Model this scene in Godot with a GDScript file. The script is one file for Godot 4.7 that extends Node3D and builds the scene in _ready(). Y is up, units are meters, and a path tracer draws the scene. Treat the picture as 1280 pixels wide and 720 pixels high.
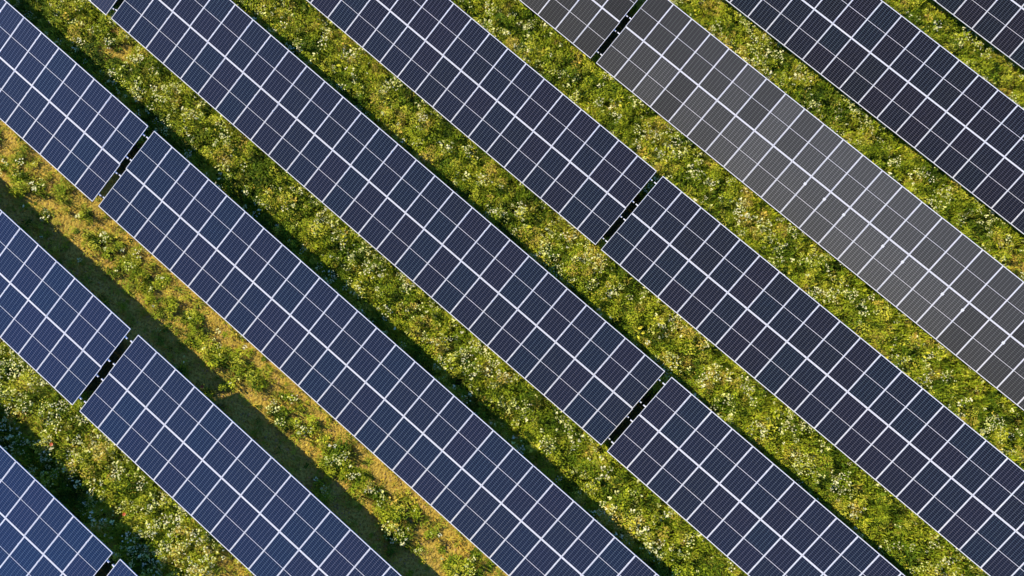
extends Node3D

# A solar farm seen from the air.  x runs along the rows, -z across them (uphill side of the tables), y up.  Metres.
const PITCH := 1.154            # one panel along a row
const SPAN := 4.482             # two panels and the joint between them, up the slope of a table
const TILT := 18.845            # degrees
const CLEAR := 1.73             # a table's middle above the ground
const COLUMNS := 27
const GAP := 0.008              # between two panels
const PANEL_W := PITCH - GAP
const PANEL_L := (SPAN - GAP) / 2.0
const EYE := Vector3(0, 43.939, 0)

# row, along, across, height, slope, extra tilt, turn (degrees), sag
const TABLES := [
	[0, -26.892, -13.636, 0.273, -0.684, -0.684, 0.075, -0.260],
	[0, 4.669, -13.603, -0.214, 0.004, -0.078, -0.038, -0.034],
	[1, -33.097, -6.441, 0.620, -1.040, -0.320, 0.146, -0.116],
	[1, -1.539, -6.334, -0.159, -0.888, -0.866, 0.155, 0.090],
	[2, -39.309, 0.683, 0.866, -1.085, -0.210, 0.213, -0.205],
	[2, -7.828, 0.807, -0.307, -1.385, 0.061, 0.139, 0.240],
	[3, -45.689, 7.752, 0.517, -0.258, 0.012, -0.037, 0.083],
	[3, -14.166, 7.840, -0.222, -2.711, -0.038, 0.244, 0.118],
	[3, 17.333, 7.726, -0.377, -0.057, -0.369, -0.350, -0.107],
	[4, -20.415, 14.857, 0.137, -2.719, 1.151, 0.099, 0.187],
	[4, 11.083, 14.782, -0.334, 0.132, -0.680, -0.276, 0.034],
	[5, -26.712, 21.983, 0.201, -0.588, 0.050, -0.081, -0.179],
	[5, 4.805, 21.880, -0.325, -0.591, 0.870, -0.215, 0.085],
	[6, 0.794, 28.857, -0.187, -0.998, 1.117, -0.086, -0.040],
	[7, 5.016, 36.084, -0.487, -1.047, 0.038, -0.067, 0.056],
]
const LABELS := [
	"short blue solar table filling the bottom left corner, ending at a narrow gap",
	"sliver of solar table just past the gap in the bottom left corner",
	"blue solar table at the left edge, next above the bottom left corner table",
	"blue solar table below the bare ochre dirt strip, starting right of a gap",
	"blue solar table in the upper left corner above the start of the bare dirt strip",
	"long blue solar table along the upper side of the bare ochre dirt strip",
	"tip of a solar table at the top edge, left of the longest table's upper gap",
	"longest solar table, running whole through the middle between two gaps",
	"dark navy solar table at the bottom edge, right of the longest table's lower gap",
	"blue solar table from the top edge down to the gap right of the centre",
	"dark navy solar table right of the central gap, running to the lower right corner",
	"short dusty grey solar table at the top edge, left of the grey row's gap",
	"long dusty grey solar table with greyed panels, below the blackish upper right table",
	"blackish solar table in the upper right between two flowered grass strips",
	"dark solar table cut off by the top right corner of the view",
]

var rng := RandomNumberGenerator.new()
var patch_noise := FastNoiseLite.new()
var clump_noise := FastNoiseLite.new()
var bump_noise := FastNoiseLite.new()
var eye_basis: Basis
var rows := []                  # per row: its tables
var M := {}


func _ready() -> void:
	# ---- camera, sky, sun, exposure
	eye_basis = Basis(Vector3(0.75344, 0.017264, -0.65729), Vector3(-0.642621, 0.230914, -0.73056), Vector3(0.139165, 0.972821, 0.185074)).orthonormalized()
	var cam := Camera3D.new()
	cam.name = "camera"
	cam.transform = Transform3D(eye_basis, EYE)
	cam.fov = 32.4427
	cam.near = 0.5
	cam.far = 3000.0
	add_child(cam)
	var sky_look := ProceduralSkyMaterial.new()
	sky_look.sky_top_color = Color(0.10, 0.12, 0.16)
	sky_look.sky_horizon_color = Color(0.27, 0.56, 1.0)
	sky_look.sky_curve = 0.5
	sky_look.ground_bottom_color = Color(0.20, 0.19, 0.12)
	sky_look.ground_horizon_color = Color(0.36, 0.38, 0.36)
	sky_look.sky_energy_multiplier = 1.0
	var sky := Sky.new()
	sky.sky_material = sky_look
	var env := Environment.new()
	env.background_mode = Environment.BG_SKY
	env.sky = sky
	env.background_energy_multiplier = 1.6
	env.tonemap_mode = Environment.TONE_MAPPER_LINEAR
	env.tonemap_exposure = 1.5
	env.sdfgi_enabled = true
	env.ssao_enabled = true
	env.ssil_enabled = true
	var around := WorldEnvironment.new()
	around.name = "daylight"
	around.environment = env
	add_child(around)
	var sun := DirectionalLight3D.new()
	sun.name = "sun"
	sun.light_color = Color(1.0, 0.955, 0.865)
	sun.light_energy = 1.6
	sun.light_angular_distance = 0.5
	sun.shadow_enabled = true
	var el := deg_to_rad(30.0)
	var az := deg_to_rad(11.6)
	sun.basis = Basis.looking_at(Vector3(cos(az) * cos(el), -sin(el), -sin(az) * cos(el)))
	add_child(sun)

	rng.seed = 4711
	patch_noise.seed = 11
	patch_noise.frequency = 0.22
	patch_noise.fractal_octaves = 3
	clump_noise.seed = 29
	clump_noise.frequency = 0.75
	clump_noise.fractal_octaves = 2
	bump_noise.seed = 5
	bump_noise.frequency = 0.9
	bump_noise.fractal_octaves = 3
	for r in 8:
		rows.append([])
	for t in TABLES:
		rows[t[0]].append(t)
	make_materials()
	make_ground()
	make_tables()
	make_meadow()
	make_poppies()


# ------------------------------------------------------------------ helpers

func box(st: SurfaceTool, c: Vector3, s: Vector3, b := Basis.IDENTITY) -> void:
	var h := s * 0.5
	var dirs := [Vector3.RIGHT, Vector3.LEFT, Vector3.UP, Vector3.DOWN, Vector3.BACK, Vector3.FORWARD]
	for n in dirs:
		var u := Vector3(n.y, n.z, n.x)
		var v: Vector3 = n.cross(u)
		var q := []
		for k in [[-1, -1], [-1, 1], [1, 1], [1, -1]]:
			q.append(c + b * ((n + u * k[0] + v * k[1]) * h))
		st.set_normal(b * n)
		for k in [0, 1, 2, 0, 2, 3]:
			st.set_uv(Vector2([0, 0, 1, 1][k], [0, 1, 1, 0][k]))
			st.add_vertex(q[k])


func tool() -> SurfaceTool:
	var st := SurfaceTool.new()
	st.begin(Mesh.PRIMITIVE_TRIANGLES)
	return st


func put(called: String, mesh: Mesh, m: Material, parent: Node, tr := Transform3D.IDENTITY) -> MeshInstance3D:
	var o := MeshInstance3D.new()
	o.name = called
	o.mesh = mesh
	o.material_override = m
	o.transform = tr
	parent.add_child(o, true)
	return o


func flat(c: Color, rough: float, metal := 0.0) -> StandardMaterial3D:
	var m := StandardMaterial3D.new()
	m.albedo_color = c.linear_to_srgb()
	m.roughness = rough
	m.metallic = metal
	return m


func in_view(p: Vector3, margin: float) -> bool:
	var q := eye_basis.inverse() * (p - EYE)
	if q.z > -1.0:
		return false
	var half := tan(deg_to_rad(32.4427 / 2.0))
	return absf(q.x / -q.z) < half * 16.0 / 9.0 * margin and absf(q.y / -q.z) < half * margin


# ------------------------------------------------------------------ lie of the land

func table_height(t: Array, u: float) -> float:      # a table's middle line at u panels from its centre
	var k := clampf(u, -14.0, 14.0)
	return t[3] + k * PITCH * sin(deg_to_rad(t[4])) + t[7] * pow(k / 13.5, 2.0)


func row_height(r: int, x: float) -> float:
	var sum := 0.0
	var weight := 0.0
	for t in rows[r]:
		var u: float = (x - t[1]) / PITCH
		var away := maxf(absf(u) - 12.5, 0.0)
		var w := exp(-away * away * 0.35) + 1e-5 / (1.0 + away)
		sum += w * table_height(t, u)
		weight += w
	return sum / weight


func row_across(r: int) -> float:
	var s := 0.0
	for t in rows[r]:
		s += t[2]
	return s / rows[r].size()


func land(x: float, s: float) -> float:
	var y := 0.0
	if s <= row_across(0):
		y = row_height(0, x)
	elif s >= row_across(7):
		y = row_height(7, x)
	else:
		for r in 7:
			var s0 := row_across(r)
			var s1 := row_across(r + 1)
			if s <= s1:
				y = lerpf(row_height(r, x), row_height(r + 1, x), smoothstep(0.0, 1.0, (s - s0) / (s1 - s0)))
				break
	return y - CLEAR


func strip_of(s: float) -> Vector2:                  # (which strip or row, how far from the nearest row's middle line)
	var best := 0
	for r in 8:
		if absf(s - row_across(r)) < absf(s - row_across(best)):
			best = r
	return Vector2(best, s - row_across(best))


const GREENS := [Color(0.05, 0.09, 0.008), Color(0.115, 0.19, 0.011), Color(0.26, 0.33, 0.016), Color(0.42, 0.47, 0.026), Color(0.60, 0.59, 0.055), Color(0.55, 0.42, 0.07)]
const BARE := [[10.9, 25.9, 1.5, 0.45], [5.7, 32.6, 1.3, 0.45], [2.6, 11.1, 1.1, 0.3], [11.3, 19.0, 0.9, 0.2], [9.1, 21.1, 1.0, 0.25], [-7.1, -8.9, 1.0, 0.5], [-14.3, 13.7, 0.7, 0.3], [-29.2, 4.9, 1.0, 0.35]]


func bareness(x: float, s: float) -> float:          # 0 lush, 1 bare dirt
	var b := 0.10 + 0.34 * clump_noise.get_noise_2d(x * 0.9, s * 0.9) + 0.22 * patch_noise.get_noise_2d(x, s)
	var mid := (s - row_across(1)) / (row_across(2) - row_across(1))
	if mid > 0.0 and mid < 1.0:
		var here := smoothstep(0.12, 0.3, mid) * (1.0 - smoothstep(0.86, 1.0, mid))
		var band := exp(-pow((mid - 0.53) / 0.09, 2.0))
		b += here * (0.70 - 0.32 * band) + here * (0.34 * clump_noise.get_noise_2d(x * 0.8 + 40.0, s * 0.8) + 0.42 * bump_noise.get_noise_2d(x * 1.6 - 70.0, s * 1.6))
	if s < row_across(0) + 3.4 and s > row_across(0) + 1.4:
		b += 0.2
	for d in BARE:
		b += d[3] * exp(-(pow((x - d[0]) / (d[2] * 1.6), 2.0) + pow((s - d[1]) / d[2], 2.0)))
	return clampf(b, 0.0, 1.0)


# ------------------------------------------------------------------ materials

func cell_picture(cell: Color, line: Color, busbar: Color) -> ImageTexture:
	# six columns of twelve half cut cells; the corners are cut off where four meet
	var cw := 66
	var ch := 33
	var im := Image.create(cw * 6, ch * 12, false, Image.FORMAT_RGB8)
	im.fill(cell)
	for r in 12:
		for c in 6:
			for b in 9:
				im.fill_rect(Rect2i(c * cw + 6 + b * 7 - 1, r * ch, 1, ch), busbar)
	for c in 7:
		im.fill_rect(Rect2i(maxi(c * cw - 1, 0), 0, 3, ch * 12), line)
	for r in 13:
		im.fill_rect(Rect2i(0, maxi(r * ch - 1, 0), cw * 6, 3), line.lerp(cell, 0.3))
		for c in 7:
			for k in 6:
				var w := 6 - k
				im.fill_rect(Rect2i(maxi(c * cw - w, 0), maxi(r * ch - k, 0), mini(w * 2, cw * 6 - c * cw + w), 1), line)
				if r * ch + k < ch * 12:
					im.fill_rect(Rect2i(maxi(c * cw - w, 0), r * ch + k, mini(w * 2, cw * 6 - c * cw + w), 1), line)
	im.generate_mipmaps()
	return ImageTexture.create_from_image(im)


func make_materials() -> void:
	var clean := cell_picture(Color(0.0110, 0.0124, 0.0190).linear_to_srgb(), Color(0.19, 0.195, 0.20).linear_to_srgb(), Color(0.028, 0.028, 0.036).linear_to_srgb())
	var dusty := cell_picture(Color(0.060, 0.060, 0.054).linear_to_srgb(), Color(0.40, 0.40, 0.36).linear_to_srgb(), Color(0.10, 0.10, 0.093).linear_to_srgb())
	M.cells = []
	for tint in [Color(0.93, 0.86, 0.92), Color(0.78, 0.92, 0.98), Color(0.85, 0.88, 0.87), Color(0.88, 0.84, 0.88), Color(0.81, 0.89, 0.94), Color(0.86, 0.88, 0.95)]:
		var m := StandardMaterial3D.new()
		m.albedo_texture = clean
		m.albedo_color = tint.linear_to_srgb()
		m.roughness = 0.16
		m.metallic_specular = 0.707
		m.clearcoat_enabled = true
		m.clearcoat = 1.0
		m.clearcoat_roughness = 0.1
		M.cells.append(m)
	M.dusty = []
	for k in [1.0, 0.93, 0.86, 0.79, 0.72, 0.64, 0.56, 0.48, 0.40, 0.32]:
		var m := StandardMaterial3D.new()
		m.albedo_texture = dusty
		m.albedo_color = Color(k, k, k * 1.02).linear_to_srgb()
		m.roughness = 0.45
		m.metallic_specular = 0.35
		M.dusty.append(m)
	M.frame = flat(Color(0.74, 0.74, 0.73), 0.45)
	M.steel = flat(Color(0.74, 0.74, 0.74), 0.45)

	# soil: fine clods and stains over the tones carried by the ground's own vertices
	var grain := NoiseTexture2D.new()
	grain.width = 1024
	grain.height = 1024
	grain.seamless = true
	var gn := FastNoiseLite.new()
	gn.seed = 3
	gn.frequency = 0.018
	gn.fractal_octaves = 6
	gn.fractal_gain = 0.62
	grain.noise = gn
	var ramp := Gradient.new()
	ramp.offsets = PackedFloat32Array([0.0, 0.38, 0.6, 1.0])
	ramp.colors = PackedColorArray([Color(0.5, 0.44, 0.38), Color(0.86, 0.83, 0.80), Color(0.97, 0.96, 0.95), Color(1, 1, 1)])
	grain.color_ramp = ramp
	var relief := NoiseTexture2D.new()
	relief.width = 1024
	relief.height = 1024
	relief.seamless = true
	relief.noise = gn
	M.soil = StandardMaterial3D.new()
	M.soil.vertex_color_use_as_albedo = true
	M.soil.albedo_texture = grain
	M.soil.roughness = 0.95
	M.soil.metallic_specular = 0.2
	M.soil.uv1_triplanar = true
	M.soil.uv1_world_triplanar = true
	M.soil.uv1_scale = Vector3(0.31, 0.31, 0.31)
	M.soil.heightmap_enabled = true
	M.soil.heightmap_texture = relief
	M.soil.heightmap_scale = 5.0

	M.leaf = flat(Color(1, 1, 1), 0.62)
	M.leaf.vertex_color_use_as_albedo = true
	M.leaf.metallic_specular = 0.18
	M.leaf.backlight = Color(0.5, 0.5, 0.28)
	M.poppy = flat(Color(0.50, 0.09, 0.015), 0.6)
	M.poppy.backlight = Color(0.3, 0.3, 0.3)
	M.seed = flat(Color(0.03, 0.03, 0.02), 0.8)
	M.stem = flat(Color(0.09, 0.15, 0.03), 0.7)
	M.petal = flat(Color(1, 1, 1), 0.7)
	M.petal.vertex_color_use_as_albedo = true
	M.petal.metallic_specular = 0.2
	M.petal.backlight = Color(0.3, 0.3, 0.3)


# ------------------------------------------------------------------ ground

func steps(a: float, b: float, fine: float) -> PackedFloat32Array:
	var out := PackedFloat32Array()
	for far in [900.0, 500.0, 280.0, 160.0, 95.0, 55.0, 30.0, 15.0, 6.0]:
		out.append(a - far)
	var n := int((b - a) / fine)
	for i in n + 1:
		out.append(a + i * fine)
	for far in [6.0, 15.0, 30.0, 55.0, 95.0, 160.0, 280.0, 500.0, 900.0]:
		out.append(a + n * fine + far)
	return out


func make_ground() -> void:
	var xs := steps(-44.0, 26.0, 0.3)
	var ss := steps(-22.0, 46.0, 0.3)
	var pts := PackedVector3Array()
	var cols := PackedColorArray()
	for s in ss:
		for x in xs:
			var b := bareness(x, s)
			var y := land(x, s) + 0.05 * bump_noise.get_noise_2d(x, s) + 0.03 * bump_noise.get_noise_2d(x * 3.0, s * 3.0)
			pts.append(Vector3(x, y, -s))
			var dirt := Color(0.70, 0.51, 0.09).lerp(Color(0.54, 0.40, 0.075), 0.5 + 0.5 * patch_noise.get_noise_2d(x * 2.0 + 90.0, s * 2.0))
			var mould := Color(0.075, 0.065, 0.018)
			cols.append(mould.lerp(dirt, smoothstep(0.3, 0.62, b)))
	var idx := PackedInt32Array()
	var w := xs.size()
	for j in ss.size() - 1:
		for i in w - 1:
			var a := j * w + i
			idx.append_array([a, a + w, a + w + 1, a, a + w + 1, a + 1])
	var arrays := []
	arrays.resize(Mesh.ARRAY_MAX)
	arrays[Mesh.ARRAY_VERTEX] = pts
	arrays[Mesh.ARRAY_COLOR] = cols
	arrays[Mesh.ARRAY_INDEX] = idx
	var raw := ArrayMesh.new()
	raw.add_surface_from_arrays(Mesh.PRIMITIVE_TRIANGLES, arrays)
	var st := SurfaceTool.new()
	st.create_from(raw, 0)
	st.generate_normals()
	var o := put("ground", st.commit(), M.soil, self)
	o.set_meta("kind", "structure")
	o.set_meta("label", "meadow ground with ochre dirt showing between the panel rows")


# ------------------------------------------------------------------ tables

func panel_mesh() -> ArrayMesh:
	# aluminium frame round a white backsheet that shows at the edges and across the middle
	var st := tool()
	var t := 0.035
	var lip := 0.023
	var end := 0.029
	box(st, Vector3(PANEL_W / 2 - lip / 2, -t / 2, 0), Vector3(lip, t, PANEL_L))
	box(st, Vector3(-PANEL_W / 2 + lip / 2, -t / 2, 0), Vector3(lip, t, PANEL_L))
	box(st, Vector3(0, -t / 2, PANEL_L / 2 - end / 2), Vector3(PANEL_W - lip * 2, t, end))
	box(st, Vector3(0, -t / 2, -PANEL_L / 2 + end / 2), Vector3(PANEL_W - lip * 2, t, end))
	box(st, Vector3(0, -0.0075, 0), Vector3(PANEL_W - lip * 2, 0.006, PANEL_L - end * 2))
	return st.commit()


const EDGE := 0.028             # frame and bare backsheet beside the cells
const EDGE_END := 0.035         # the same at the panel's ends
const MIDDLE := 0.018           # bare backsheet between the two halves


func field_mesh() -> ArrayMesh:
	var st := tool()
	box(st, Vector3(0, -0.0035, 0), Vector3(PANEL_W - EDGE * 2, 0.003, (PANEL_L - EDGE_END * 2 - MIDDLE) / 2))
	return st.commit()


func frame_at(t: Array, u: float, q: float) -> Transform3D:    # a place on a table's upper face
	var slope := deg_to_rad(t[4])
	var turn := deg_to_rad(t[6])
	var tilt := deg_to_rad(TILT + t[5])
	var along := Vector3(cos(slope), sin(slope) + 2.0 * t[7] * u / (13.5 * 13.5 * PITCH), -sin(turn)).normalized()
	var up_slope := Vector3(-sin(turn) * cos(tilt), sin(tilt), -cos(tilt))
	var face := (-up_slope).cross(along).normalized()
	var p := Vector3(t[1] + u * PITCH * cos(slope) - sin(turn) * q * cos(tilt), t[3] + u * PITCH * sin(slope) + t[7] * pow(u / 13.5, 2.0) + q * sin(tilt), -(t[2] + u * PITCH * sin(turn) + q * cos(tilt)))
	return Transform3D(Basis(along, face, along.cross(face)), p)


func make_tables() -> void:
	var panel := panel_mesh()
	var field := field_mesh()
	var half := (PANEL_L - EDGE_END * 2 - MIDDLE) / 4 + MIDDLE / 2
	var st := tool()
	box(st, Vector3(0, 0.5, 0), Vector3(0.10, 1.0, 0.07))
	var post := st.commit()
	st = tool()
	box(st, Vector3(0, 0, 0), Vector3(0.06, 0.10, SPAN * 0.86))
	var rafter := st.commit()
	for n in TABLES.size():
		var t: Array = TABLES[n]
		var root := Node3D.new()
		root.name = "solar_table"
		add_child(root, true)
		root.position = Vector3(t[1], land(t[1], t[2]), -t[2])
		root.set_meta("label", LABELS[n])
		root.set_meta("category", "solar table")
		root.set_meta("group", "solar tables set out in parallel rows")
		var back := Transform3D(Basis.IDENTITY, -root.position)
		for j in 2:
			for i in COLUMNS:
				var u := i + 0.5 - COLUMNS / 2.0
				var q := (j - 0.5) * (PANEL_L + GAP)
				var tr := frame_at(t, u, q)
				# no two panels lie quite alike
				tr.basis = tr.basis * Basis(Vector3.RIGHT, rng.randf_range(-0.005, 0.005)) * Basis(Vector3.BACK, rng.randf_range(-0.004, 0.004))
				var kind := rng.randi()
				var dust := rng.randf()
				var odd := rng.randf()
				if not in_view(tr.origin, 1.3):
					continue
				var p := put("solar_panel", panel, M.frame, root, back * tr)
				for k in 2:
					var m: Material = M.cells[(kind + (k if odd < 0.2 else 0)) % M.cells.size()]
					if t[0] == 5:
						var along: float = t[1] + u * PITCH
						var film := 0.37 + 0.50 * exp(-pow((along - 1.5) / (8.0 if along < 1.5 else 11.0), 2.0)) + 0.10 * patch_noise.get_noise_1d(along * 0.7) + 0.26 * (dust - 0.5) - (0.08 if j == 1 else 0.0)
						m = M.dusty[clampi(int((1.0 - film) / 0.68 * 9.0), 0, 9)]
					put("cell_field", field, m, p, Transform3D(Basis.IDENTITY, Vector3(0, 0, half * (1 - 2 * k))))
		# four purlins that reach a hand past the last panels
		for q in [-0.395, -0.1, 0.1, 0.395]:
			st = tool()
			for i in 10:
				var u0 := lerpf(-13.5 - 0.11, 13.5 + 0.11, i / 10.0)
				var u1 := lerpf(-13.5 - 0.11, 13.5 + 0.11, (i + 1) / 10.0)
				var a := frame_at(t, u0, q * SPAN)
				var b := frame_at(t, u1, q * SPAN)
				var mid := a.interpolate_with(b, 0.5)
				box(st, mid.origin - mid.basis.y * 0.077 - root.position, Vector3(a.origin.distance_to(b.origin), 0.08, 0.05), mid.basis)
			put("purlin", st.commit(), M.steel, root)
		for u in [-12.0, -8.0, -4.0, 0.0, 4.0, 8.0, 12.0]:
			var f := frame_at(t, u, 0.0)
			if not in_view(f.origin, 1.3):
				continue
			f.origin -= f.basis.y * 0.168
			put("rafter", rafter, M.steel, root, back * f)
			for q in [-0.27, 0.27]:
				var top := frame_at(t, u, q * SPAN)
				top.origin -= top.basis.y * 0.218
				var foot := land(top.origin.x, -top.origin.z) - 0.15
				put("post", post, M.steel, root, Transform3D(Basis.from_scale(Vector3(1, top.origin.y - foot, 1)), Vector3(top.origin.x, foot, top.origin.z) - root.position))
		# clamps that hold neighbouring panels down
		st = tool()
		for i in COLUMNS - 1:
			for q in [-0.395, -0.1, 0.1, 0.395]:
				var c := frame_at(t, i + 1 - COLUMNS / 2.0, q * SPAN)
				if in_view(c.origin, 1.3):
					var wide: bool = t[0] == 5 and t[1] > 0.0 and i > 7 and i < 20 and absf(q + 0.1) < 0.01 and (i * 7 + 3) % 10 < 7
					box(st, c.origin - root.position + c.basis.y * 0.004, Vector3(0.13, 0.02, 0.12) if wide else Vector3(0.05, 0.012, 0.07), c.basis)
		var clamps := put("panel_clamps", st.commit(), M.frame, root)
		clamps.set_meta("kind", "stuff")


# ------------------------------------------------------------------ plants

func blade(st: SurfaceTool, p: Vector3, dir: Vector3, long: float, wide: float, rise: float, tone: Color) -> void:
	var side := dir.cross(Vector3.UP).normalized() * wide
	var a := p + dir * long * 0.45 + Vector3.UP * rise
	var b := p + dir * long + Vector3.UP * rise * 0.75
	st.set_color(tone)
	for v in [p - side * 0.5, a - side, a + side, p - side * 0.5, a + side, p + side * 0.5, a - side, b, a + side]:
		st.add_vertex(v)


func leaf(st: SurfaceTool, p: Vector3, out: Vector3, long: float, wide: float, tone: Color) -> void:
	var side := out.cross(Vector3.UP)
	if side.length() < 0.01:
		side = Vector3.RIGHT
	side = side.normalized() * wide
	var m := p + out * long * 0.45 + Vector3(0, long * 0.08, 0)
	var e := p + out * long
	st.set_color(tone)
	for v in [p, m - side, e, p, e, m + side]:
		st.add_vertex(v)


func shade(k: float) -> Color:
	return Color(k, k, k)


func grass_tuft(n: int, reach: float, high: float) -> ArrayMesh:
	var st := tool()
	for i in n:
		var a := rng.randf() * TAU
		var d := Vector3(cos(a), 0, sin(a))
		var root := Vector3(rng.randfn(0, 0.06), 0, rng.randfn(0, 0.06))
		blade(st, root, d, reach * rng.randf_range(0.5, 1.1), rng.randf_range(0.008, 0.016), high * rng.randf_range(0.5, 1.1), Color(rng.randf_range(0.7, 1.15), rng.randf_range(0.75, 1.1), rng.randf_range(0.6, 1.0)))
	st.generate_normals()
	return st.commit()


func weed(n: int, radius: float, high: float, size: float) -> ArrayMesh:
	var st := tool()
	for i in n:
		var a := rng.randf() * TAU
		var r := radius * sqrt(rng.randf())
		var h := high * (1.0 - 0.5 * pow(r / radius, 2.0)) * rng.randf_range(0.35, 1.0)
		var b := rng.randf() * TAU
		var d := Vector3(cos(b), rng.randf_range(-0.45, 0.6), sin(b)).normalized()
		var k := rng.randf_range(0.75, 1.15)
		leaf(st, Vector3(cos(a) * r, h, sin(a) * r), d, size * rng.randf_range(0.6, 1.3), size * rng.randf_range(0.2, 0.36), Color(k * rng.randf_range(0.9, 1.1), k, k * 0.9))
	st.generate_normals()
	return st.commit()


func flower_heads(n: int, radius: float, high: float, size: float) -> ArrayMesh:
	var st := tool()
	for i in n:
		var a := rng.randf() * TAU
		var r := radius * sqrt(rng.randf())
		var c := Vector3(cos(a) * r, high * rng.randf_range(0.75, 1.05), sin(a) * r)
		var up := Vector3(rng.randfn(0, 0.3), 1, rng.randfn(0, 0.3)).normalized()
		var s := up.cross(Vector3.RIGHT).normalized()
		var f := s.cross(up)
		var w := size * rng.randf_range(0.6, 1.25)
		st.set_color(shade(rng.randf_range(0.85, 1.05)))
		for k in 5:
			var a0 := TAU * k / 5.0
			var a1 := TAU * (k + 0.9) / 5.0
			for v in [c - up * w * 0.15, c + (s * cos(a0) + f * sin(a0)) * w, c + (s * cos(a1) + f * sin(a1)) * w]:
				st.add_vertex(v)
	st.generate_normals()
	return st.commit()


func clod_mesh() -> ArrayMesh:
	var st := tool()
	var ring := 6
	var pts := []
	for j in 3:
		for i in ring:
			var a := TAU * (i + 0.5 * j) / ring
			var r: float = [1.0, 0.85, 0.4][j] * rng.randf_range(0.75, 1.2)
			pts.append(Vector3(cos(a) * r, [0.0, 0.45, 0.75][j] * rng.randf_range(0.8, 1.2), sin(a) * r))
	for j in 2:
		for i in ring:
			var a: int = j * ring + i
			var b: int = j * ring + (i + 1) % ring
			for k in [a, a + ring, b, b, a + ring, b + ring]:
				st.add_vertex(pts[k])
	for i in ring - 2:
		for k in [12, 12 + i + 2, 12 + i + 1]:
			st.add_vertex(pts[k])
	st.generate_normals()
	return st.commit()


func scatter(called: String, label: String, meshes: Array, mat: Material, places: Array) -> void:
	# places: [position, scale, height scale, colour]; spread over the variants
	var holder: Node3D = null
	for v in meshes.size():
		var mine := []
		for i in range(v, places.size(), meshes.size()):
			mine.append(places[i])
		var mm := MultiMesh.new()
		mm.transform_format = MultiMesh.TRANSFORM_3D
		mm.use_colors = true
		mm.mesh = meshes[v]
		mm.instance_count = mine.size()
		for i in mine.size():
			var p: Array = mine[i]
			var b := Basis(Vector3.UP, rng.randf() * TAU) * Basis.from_scale(Vector3(p[1], p[2], p[1]))
			mm.set_instance_transform(i, Transform3D(b, p[0]))
			mm.set_instance_color(i, p[3])
		var o := MultiMeshInstance3D.new()
		o.name = called
		o.multimesh = mm
		o.material_override = mat
		if holder == null:
			holder = o
			add_child(o, true)
			o.set_meta("label", label)
			o.set_meta("kind", "stuff")
		else:
			holder.add_child(o, true)
			o.set_meta("kind", "stuff")


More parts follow.
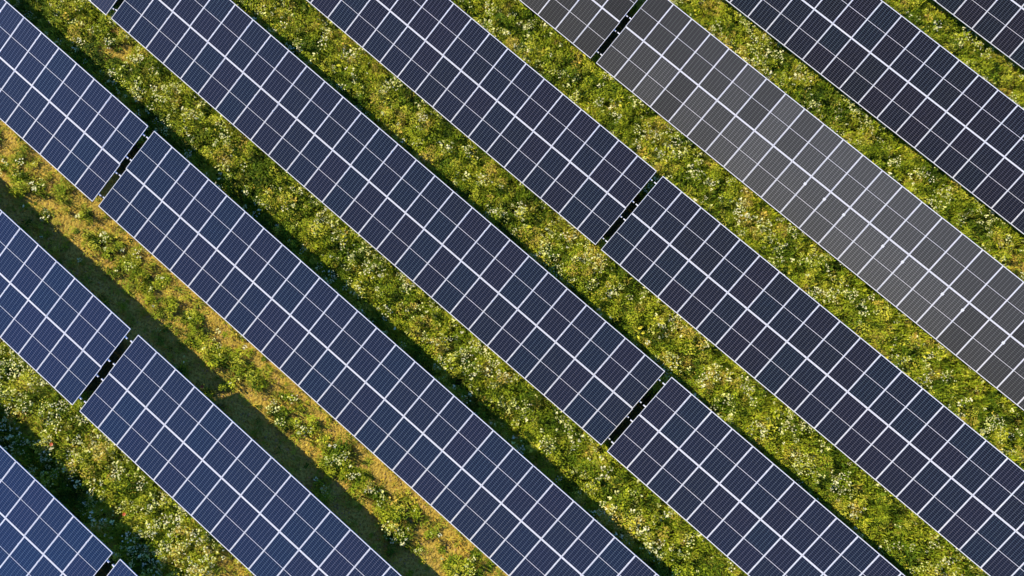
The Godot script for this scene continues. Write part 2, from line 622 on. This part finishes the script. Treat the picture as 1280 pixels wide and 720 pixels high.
func make_meadow() -> void:
	var tufts := [grass_tuft(22, 0.20, 0.16), grass_tuft(26, 0.24, 0.22), grass_tuft(18, 0.16, 0.12), grass_tuft(24, 0.28, 0.26), grass_tuft(12, 0.24, 0.55)]
	var weeds := [weed(58, 0.22, 0.40, 0.10), weed(66, 0.26, 0.52, 0.08), weed(48, 0.18, 0.32, 0.12), weed(76, 0.28, 0.58, 0.075), weed(26, 0.22, 0.28, 0.20), weed(84, 0.34, 0.48, 0.06)]
	var whites := [flower_heads(7, 0.10, 0.50, 0.031), flower_heads(10, 0.16, 0.54, 0.028), flower_heads(2, 0.05, 0.46, 0.042), flower_heads(7, 0.07, 0.52, 0.030)]
	var yellows := [flower_heads(5, 0.12, 0.40, 0.034), flower_heads(9, 0.17, 0.44, 0.028)]
	var clods := [clod_mesh(), clod_mesh(), clod_mesh()]
	var at_tuft := []
	var at_weed := []
	var at_white := []
	var at_yellow := []
	var at_clod := []
	var at_straw := []
	var step := 0.165
	var x0 := -46.0
	var s0 := -24.0
	for j in int(72.0 / step):
		for i in int(74.0 / step):
			var x := x0 + i * step + rng.randf_range(-0.5, 0.5) * step
			var s := s0 + j * step + rng.randf_range(-0.5, 0.5) * step
			var dice := rng.randf()
			var dice2 := rng.randf()
			var dice3 := rng.randf()
			var strip := strip_of(s)
			if absf(strip.y) < 1.5 and (dice3 < 0.9 or absf(strip.y) < 1.1):
				continue
			var flat_p := Vector3(x, land(x, s), -s)
			if not in_view(flat_p, 1.14):
				continue
			var b := bareness(x, s)
			var tone := patch_noise.get_noise_2d(x * 1.6 + 300.0, s * 1.6)
			var tone2 := clump_noise.get_noise_2d(x * 1.4 - 70.0, s * 1.4)
			var tone3 := bump_noise.get_noise_2d(x * 1.7 + 210.0, s * 1.7 - 33.0)
			var lush := 1.0 - smoothstep(0.28, 0.66, b)
			var p := flat_p + Vector3(0, -0.02, 0)
			if dice < 0.45 + 0.3 * lush and dice2 < 0.30 + lush:
				var g := Color(0.17, 0.25, 0.015).lerp(Color(0.50, 0.53, 0.03), clampf(0.45 + 1.1 * tone + rng.randf_range(-0.3, 0.3), 0, 1))
				g = g.lerp(Color(0.56, 0.40, 0.08), clampf(1.1 * tone2 - 0.22, 0, 0.7) + (0.3 if rng.randf() < 0.08 else 0.0))
				if lush < 0.5 and rng.randf() < 0.85 - lush:
					g = Color(0.74, 0.50, 0.08).lerp(Color(0.30, 0.36, 0.03), rng.randf())
				at_tuft.append([p, rng.randf_range(0.7, 1.35), rng.randf_range(0.6, 1.4) * (0.55 + 0.45 * lush), g])
			if dice2 < 0.42 * lush * smoothstep(-0.5, 0.15, tone2 + 0.2) + 0.07:
				var g: Color = GREENS[clampi(int(2.3 + 4.0 * tone + 4.0 * tone3 + rng.randfn(0.0, 0.9)), 0, 5)]
				at_weed.append([p, rng.randf_range(0.5, 1.3) * (0.55 + 0.45 * lush), rng.randf_range(0.5, 1.2) * (0.35 + 0.65 * lush) * clampf(1.0 + 1.5 * tone3, 0.4, 1.6), g])
			var bloom := clump_noise.get_noise_2d(x * 1.1 + 150.0, s * 1.1) + 0.6 * patch_noise.get_noise_2d(x * 0.7 - 40.0, s * 0.7) + (0.3 if s < -8.5 else 0.0)
			if dice3 < 0.66 * lush * smoothstep(-0.02, 0.5, bloom) + 0.025 * lush:
				at_white.append([p, rng.randf_range(0.6, 1.4), rng.randf_range(0.6, 1.25), Color(0.90, 0.86, 0.50).lerp(Color(0.70, 0.72, 0.16), pow(rng.randf(), 0.8))])
			if dice > 0.985:
				at_yellow.append([p, rng.randf_range(0.6, 1.2), rng.randf_range(0.7, 1.2), Color(0.72, 0.58, 0.06)])
			if b > 0.35 and dice2 > 0.3:
				var k := rng.randf_range(0.6, 1.0)
				at_clod.append([p, rng.randf_range(0.015, 0.07), rng.randf_range(0.015, 0.05), Color(0.48, 0.31, 0.10) * k])
	scatter("grass", "short green and straw coloured grass between the panel rows", tufts, M.leaf, at_tuft)
	scatter("leafy_weeds", "leafy green weeds growing through the grass", weeds, M.leaf, at_weed)
	scatter("white_wildflowers", "clusters of small white wildflowers over the weeds", whites, M.petal, at_white)
	scatter("yellow_wildflowers", "scattered small yellow wildflowers among the weeds", yellows, M.petal, at_yellow)
	scatter("dirt_clods", "crumbly ochre dirt clods on the bare strip", clods, M.petal, at_clod)
	print("plants ", at_tuft.size(), " ", at_weed.size(), " ", at_white.size(), " ", at_yellow.size(), " ", at_clod.size())


func make_poppies() -> void:
	var spots := [[-17.15, -10.43], [-12.56, -10.46], [-13.97, -4.21]]
	var words := [
		"small red poppy in flowers at the left edge, above the bottom left corner table",
		"small red poppy below the left edge gap, nearer the bottom than its neighbour",
		"lone orange red poppy in the shade beside the bare dirt strip",
	]
	for n in spots.size():
		var x: float = spots[n][0]
		var s: float = spots[n][1]
		var root := Node3D.new()
		root.name = "poppy"
		add_child(root, true)
		root.position = Vector3(x, land(x, s), -s)
		root.rotation.y = n * 1.3
		root.set_meta("label", words[n])
		root.set_meta("category", "poppy")
		root.set_meta("group", "red poppies in the meadow")
		var st := tool()
		for k in 4:
			var a := TAU * k / 4.0
			var out := Vector3(cos(a), 0, sin(a))
			var side := Vector3(-sin(a), 0, cos(a))
			var rim := out * 0.075 + Vector3.UP * 0.03
			for v in [Vector3.ZERO, out * 0.045 - side * 0.055 + Vector3.UP * 0.022, rim - side * 0.03, Vector3.ZERO, rim - side * 0.03, rim + side * 0.03, Vector3.ZERO, rim + side * 0.03, out * 0.045 + side * 0.055 + Vector3.UP * 0.022]:
				st.add_vertex(v + Vector3.UP * 0.62)
		st.generate_normals()
		put("petals", st.commit(), M.poppy, root)
		st = tool()
		box(st, Vector3(0, 0.625, 0), Vector3(0.018, 0.02, 0.018))
		put("seed_head", st.commit(), M.seed, root)
		st = tool()
		st.set_color(Color.WHITE)
		box(st, Vector3(0, 0.305, 0), Vector3(0.008, 0.63, 0.008))
		for k in 3:
			leaf(st, Vector3(0, 0.12 + 0.1 * k, 0), Vector3(cos(k * 2.1), 0.3, sin(k * 2.1)).normalized(), 0.12, 0.025, Color.WHITE)
		st.generate_normals()
		put("stem", st.commit(), M.stem, root)
